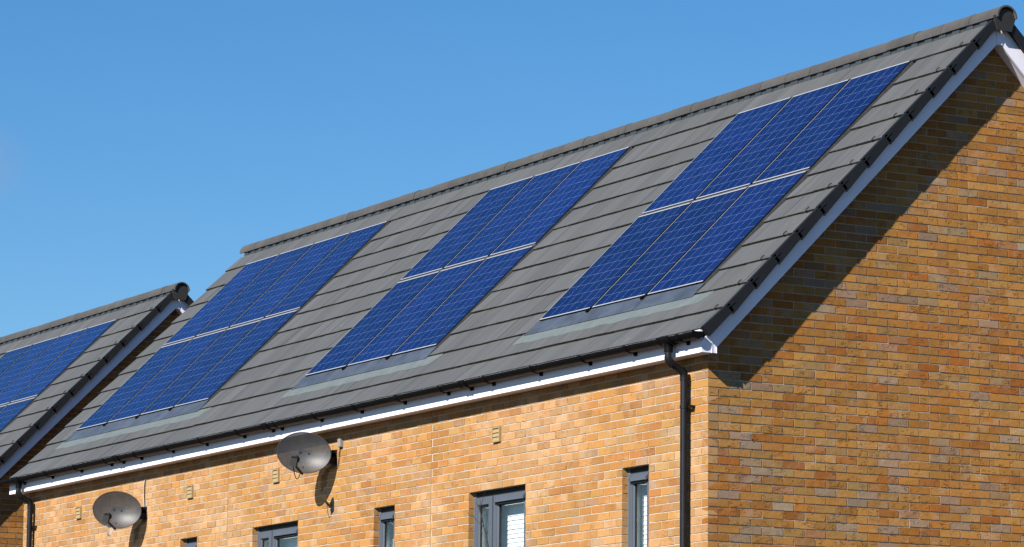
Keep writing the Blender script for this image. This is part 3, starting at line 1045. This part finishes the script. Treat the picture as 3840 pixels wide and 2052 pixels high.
# ------------------------------------------------------------------ satellite dishes
def dish(P0, az, el, rot, text, white_cable, mount, seed):
    a_, b_ = 0.2865, 0.2165
    n = Vector((math.sin(az)*math.cos(el), -math.cos(az)*math.cos(el), math.sin(el)))
    r = Vector((math.cos(az), math.sin(az), 0))
    u = n.cross(r)
    if u.z < 0: u = -u
    r2, u2 = math.cos(rot)*r + math.sin(rot)*u, -math.sin(rot)*r + math.cos(rot)*u
    P0 = Vector(P0)
    root = empty('satellite_dish', (mount[0], 0.0, mount[1]), text, 'satellite dish', 'satellite dishes on the front wall')
    def W(x, y, z):
        return P0 + r2*x + u2*y + n*z
    dep = 0.048
    m_ = MB()
    NR, NS = 9, 56
    for side, off in ((0, 0.0), (1, -0.003)):
        m_.v.append(tuple(W(0, -0.02, -dep+off)))
        for i in range(1, NR+1):
            t = i/NR
            for k in range(NS):
                th = 2*math.pi*k/NS
                m_.v.append(tuple(W(a_*t*math.cos(th), b_*t*math.sin(th) - 0.02*(1-t), dep*(t*t-1)+off)))
    for side in (0, 1):
        b = side*(1+NR*NS)
        for k in range(NS):
            m_.f.append((b, b+1+k, b+1+(k+1) % NS)); m_.mi.append(0)
        for i in range(NR-1):
            for k in range(NS):
                p, q = b+1+i*NS+k, b+1+i*NS+(k+1) % NS
                m_.f.append((p, p+NS, q+NS, q)); m_.mi.append(0)
    o0, o1 = 1+(NR-1)*NS, 1+NR*NS+1+(NR-1)*NS
    for k in range(NS):
        m_.f.append((o0+k, o1+k, o1+(k+1) % NS, o0+(k+1) % NS)); m_.mi.append(0)
    rf = put('reflector', m_, 'dish', root, True)
    rim = MB()
    pts = [W(a_*math.cos(2*math.pi*k/72), b_*math.sin(2*math.pi*k/72), 0.0) for k in range(73)]
    rim.tube(pts, 0.0048, 6, cap=False)
    put('rim', rim, 'verge', rf, True)
    for bx in (-0.045, 0.045):
        bo = MB(); bo.tube([W(bx, 0.005, -dep+0.001), W(bx, 0.005, -dep+0.008)], 0.009, 10)
        put('bolt', bo, 'black', rf)
    bo = MB(); bo.tube([W(0.012, -0.150, -0.026), W(0.012, -0.150, -0.018)], 0.006, 8)
    put('bolt', bo, 'black', rf)
    # back bracket and arm to the wall
    bk = MB()
    bk.obox(P0, r2, u2, n, -0.075, 0.075, -0.10, 0.045, -0.085, -0.060)
    mt = Vector((mount[0], -0.055, mount[1]))
    bk.tube([W(0.0, -0.02, -0.08), W(0.16, -0.005, -0.10), mt + Vector((-0.02, -0.03, 0.0)), mt], 0.021, 12)
    put('back_bracket', bk, 'cable', root, True)
    wm = MB()
    wm.box(mount[0]-0.055, mount[0]+0.055, -0.014, -0.001, mount[1]-0.085, mount[1]+0.075)
    wm.tube([(mount[0], -0.014, mount[1]-0.045), (mount[0], -0.075, mount[1]-0.045)], 0.024, 12)
    wm.box(mount[0]-0.045, mount[0]+0.045, -0.075, -0.014, mount[1]-0.065, mount[1]+0.038)
    wm.tube([(mount[0]-0.045, -0.045, mount[1]+0.035), (mount[0]+0.045, -0.045, mount[1]+0.035)], 0.036, 16)
    put('wall_mount', wm, 'cable', root, True)
    # feed arm and receiver
    base = W(0.02, -b_-0.008, -0.004)
    tip = W(-0.022, -0.185, 0.300)
    ar = MB()
    ar.tube([base, W(0.012, -b_-0.004, 0.06), W(-0.012, -0.203, 0.21), tip], [0.013, 0.013, 0.012, 0.014], 8)
    put('feed_arm', ar, 'cable', root, True)
    ln = MB()
    face = W(-0.018, -0.045, 0.245)
    aim = (W(0, 0.0, -0.02) - tip).normalized()
    top = tip + u2*0.045
    ln.obox(top - aim*0.03, r2, u2, aim, -0.034, 0.034, -0.055, 0.032, -0.035, 0.022)
    ln.tube([top - aim*0.005, top + aim*0.010, top + aim*0.014], [0.024, 0.046, 0.042], 20)
    ln.tube([tip - u2*0.01, tip + u2*0.03], 0.022, 10)
    put('receiver', ln, 'cable', root, True)
    # cables
    cb = 'wcable' if white_cable else 'cable'
    for i, dx in enumerate((0.0, 0.016) if white_cable else (0.0,)):
        ca = MB()
        s0 = top - aim*0.045 - u2*0.02 + r2*(dx-0.012)
        lo = 0.150 if white_cable else 0.115
        pts = []
        e = W(0.012+dx, -b_-0.012, 0.055 if not white_cable else 0.14)
        for k in range(13):
            t = k/12
            q = s0.lerp(e, t) + Vector((0, 0, -lo*math.sin(math.pi*min(1, t*1.05))**0.8))
            pts.append(q)
        ca.tube(pts, 0.0045, 7)
        put('cable', ca, cb, root, True)
    return root, mt

d1, _ = dish((-7.435, -0.327, 0.489), 0.966, 0.112, -0.14,
    'dark mesh satellite dish just under the white fascia, right of the two, with black cable', False, (-7.372, 0.455), 1)
d2, _ = dish((-12.40, -0.327, 0.249), 0.966, 0.112, -0.14,
    'dark mesh satellite dish lower on the wall near the left downpipe, with white cable loop', True, (-12.337, 0.220), 2)
# wires on the wall
wc = MB()
wc.tube([(-12.345, -0.008, 0.29), (-12.37, -0.010, 0.42), (-12.378, -0.010, 0.52), (-12.362, -0.012, 0.58), (-12.338, -0.006, 0.615)], 0.0045, 7)
put('cable', wc, 'wcable', d2, True)
wc = MB()
wc.tube([(-12.335, -0.008, 0.29), (-12.343, -0.008, 0.42), (-12.345, -0.008, 0.52), (-12.335, -0.006, 0.615)], 0.0040, 7)
put('cable', wc, 'cable', d2, True)
wc = MB()
wc.tube([(-7.21, -0.010, 0.555), (-7.235, -0.012, 0.50), (-7.245, -0.014, 0.42), (-7.25, -0.016, 0.36), (-7.285, -0.02, 0.342), (-7.325, -0.03, 0.37), (-7.34, -0.03, 0.42)], 0.0045, 7)
put('cable', wc, 'cable', d1, True)
jb = MB()
jb.box(-7.25, -7.178, -0.030, 0.0, 0.548, 0.640)
jb.box(-7.244, -7.184, -0.034, -0.0302, 0.554, 0.634)
label(put('cable_cover', jb, 'greyplastic', None, origin=(-7.214, 0, 0.548)), 'small pale grey cable entry cover on the brick wall right of a satellite dish', 'cable cover')

# ------------------------------------------------------------------ bare sapling in front of the wall
def pix(u, v, y):
    """point on the photograph's sight line through (u, v) at wall distance y: used to place the stem once, in metres"""
    F = 13839.6925
    d = rt*((u-1920)/F) + up*(-(v-1026)/F) + fw
    c = Vector((27.2487, -17.0386, -3.4897))
    return c + d*((y-c.y)/d.y)
YB = -2.6
zz = lambda x, y, o=0.0: pix(1720+x/5.063, 1780+y/5.063, YB+o)
tree = empty('bare_sapling', (zz(590, 1600).x, YB, -5.09), 'thin leafless twig of a young tree crossing the grey casement window', 'tree')
st = MB()
low = zz(575, 1420)
st.tube([(low.x+0.10, YB-0.1, -5.09), (low.x+0.07, YB-0.05, -3.2), (low.x+0.03, YB-0.02, -1.8)] + [zz(*p) for p in ((575, 1420), (545, 1300), (520, 1150), (480, 1010), (450, 850), (405, 690), (385, 600), (372, 560))],
        [0.030, 0.020, 0.012, 0.0062, 0.0062, 0.0058, 0.0052, 0.0050, 0.0048, 0.0042, 0.002], 8)
put('trunk', st, 'bark', tree, True)
for pts, r0 in ((((405, 690), (425, 580), (455, 480), (490, 345)), 0.0030), (((405, 640), (412, 540), (398, 440)), 0.0024), (((385, 620), (350, 580), (338, 525)), 0.0030),
                (((455, 850), (478, 810), (490, 745)), 0.0032), (((520, 1130), (540, 1090), (546, 1045)), 0.0042),
                (((505, 1040), (450, 980), (405, 935), (330, 850), (250, 775), (180, 735), (128, 690)), 0.0030)):
    tw = MB()
    tw.tube([zz(x, y, -0.004*i) for i, (x, y) in enumerate(pts)], [r0*(1-0.6*i/(len(pts)-1)) for i in range(len(pts))], 7)
    put('twig', tw, 'bark', tree, True)
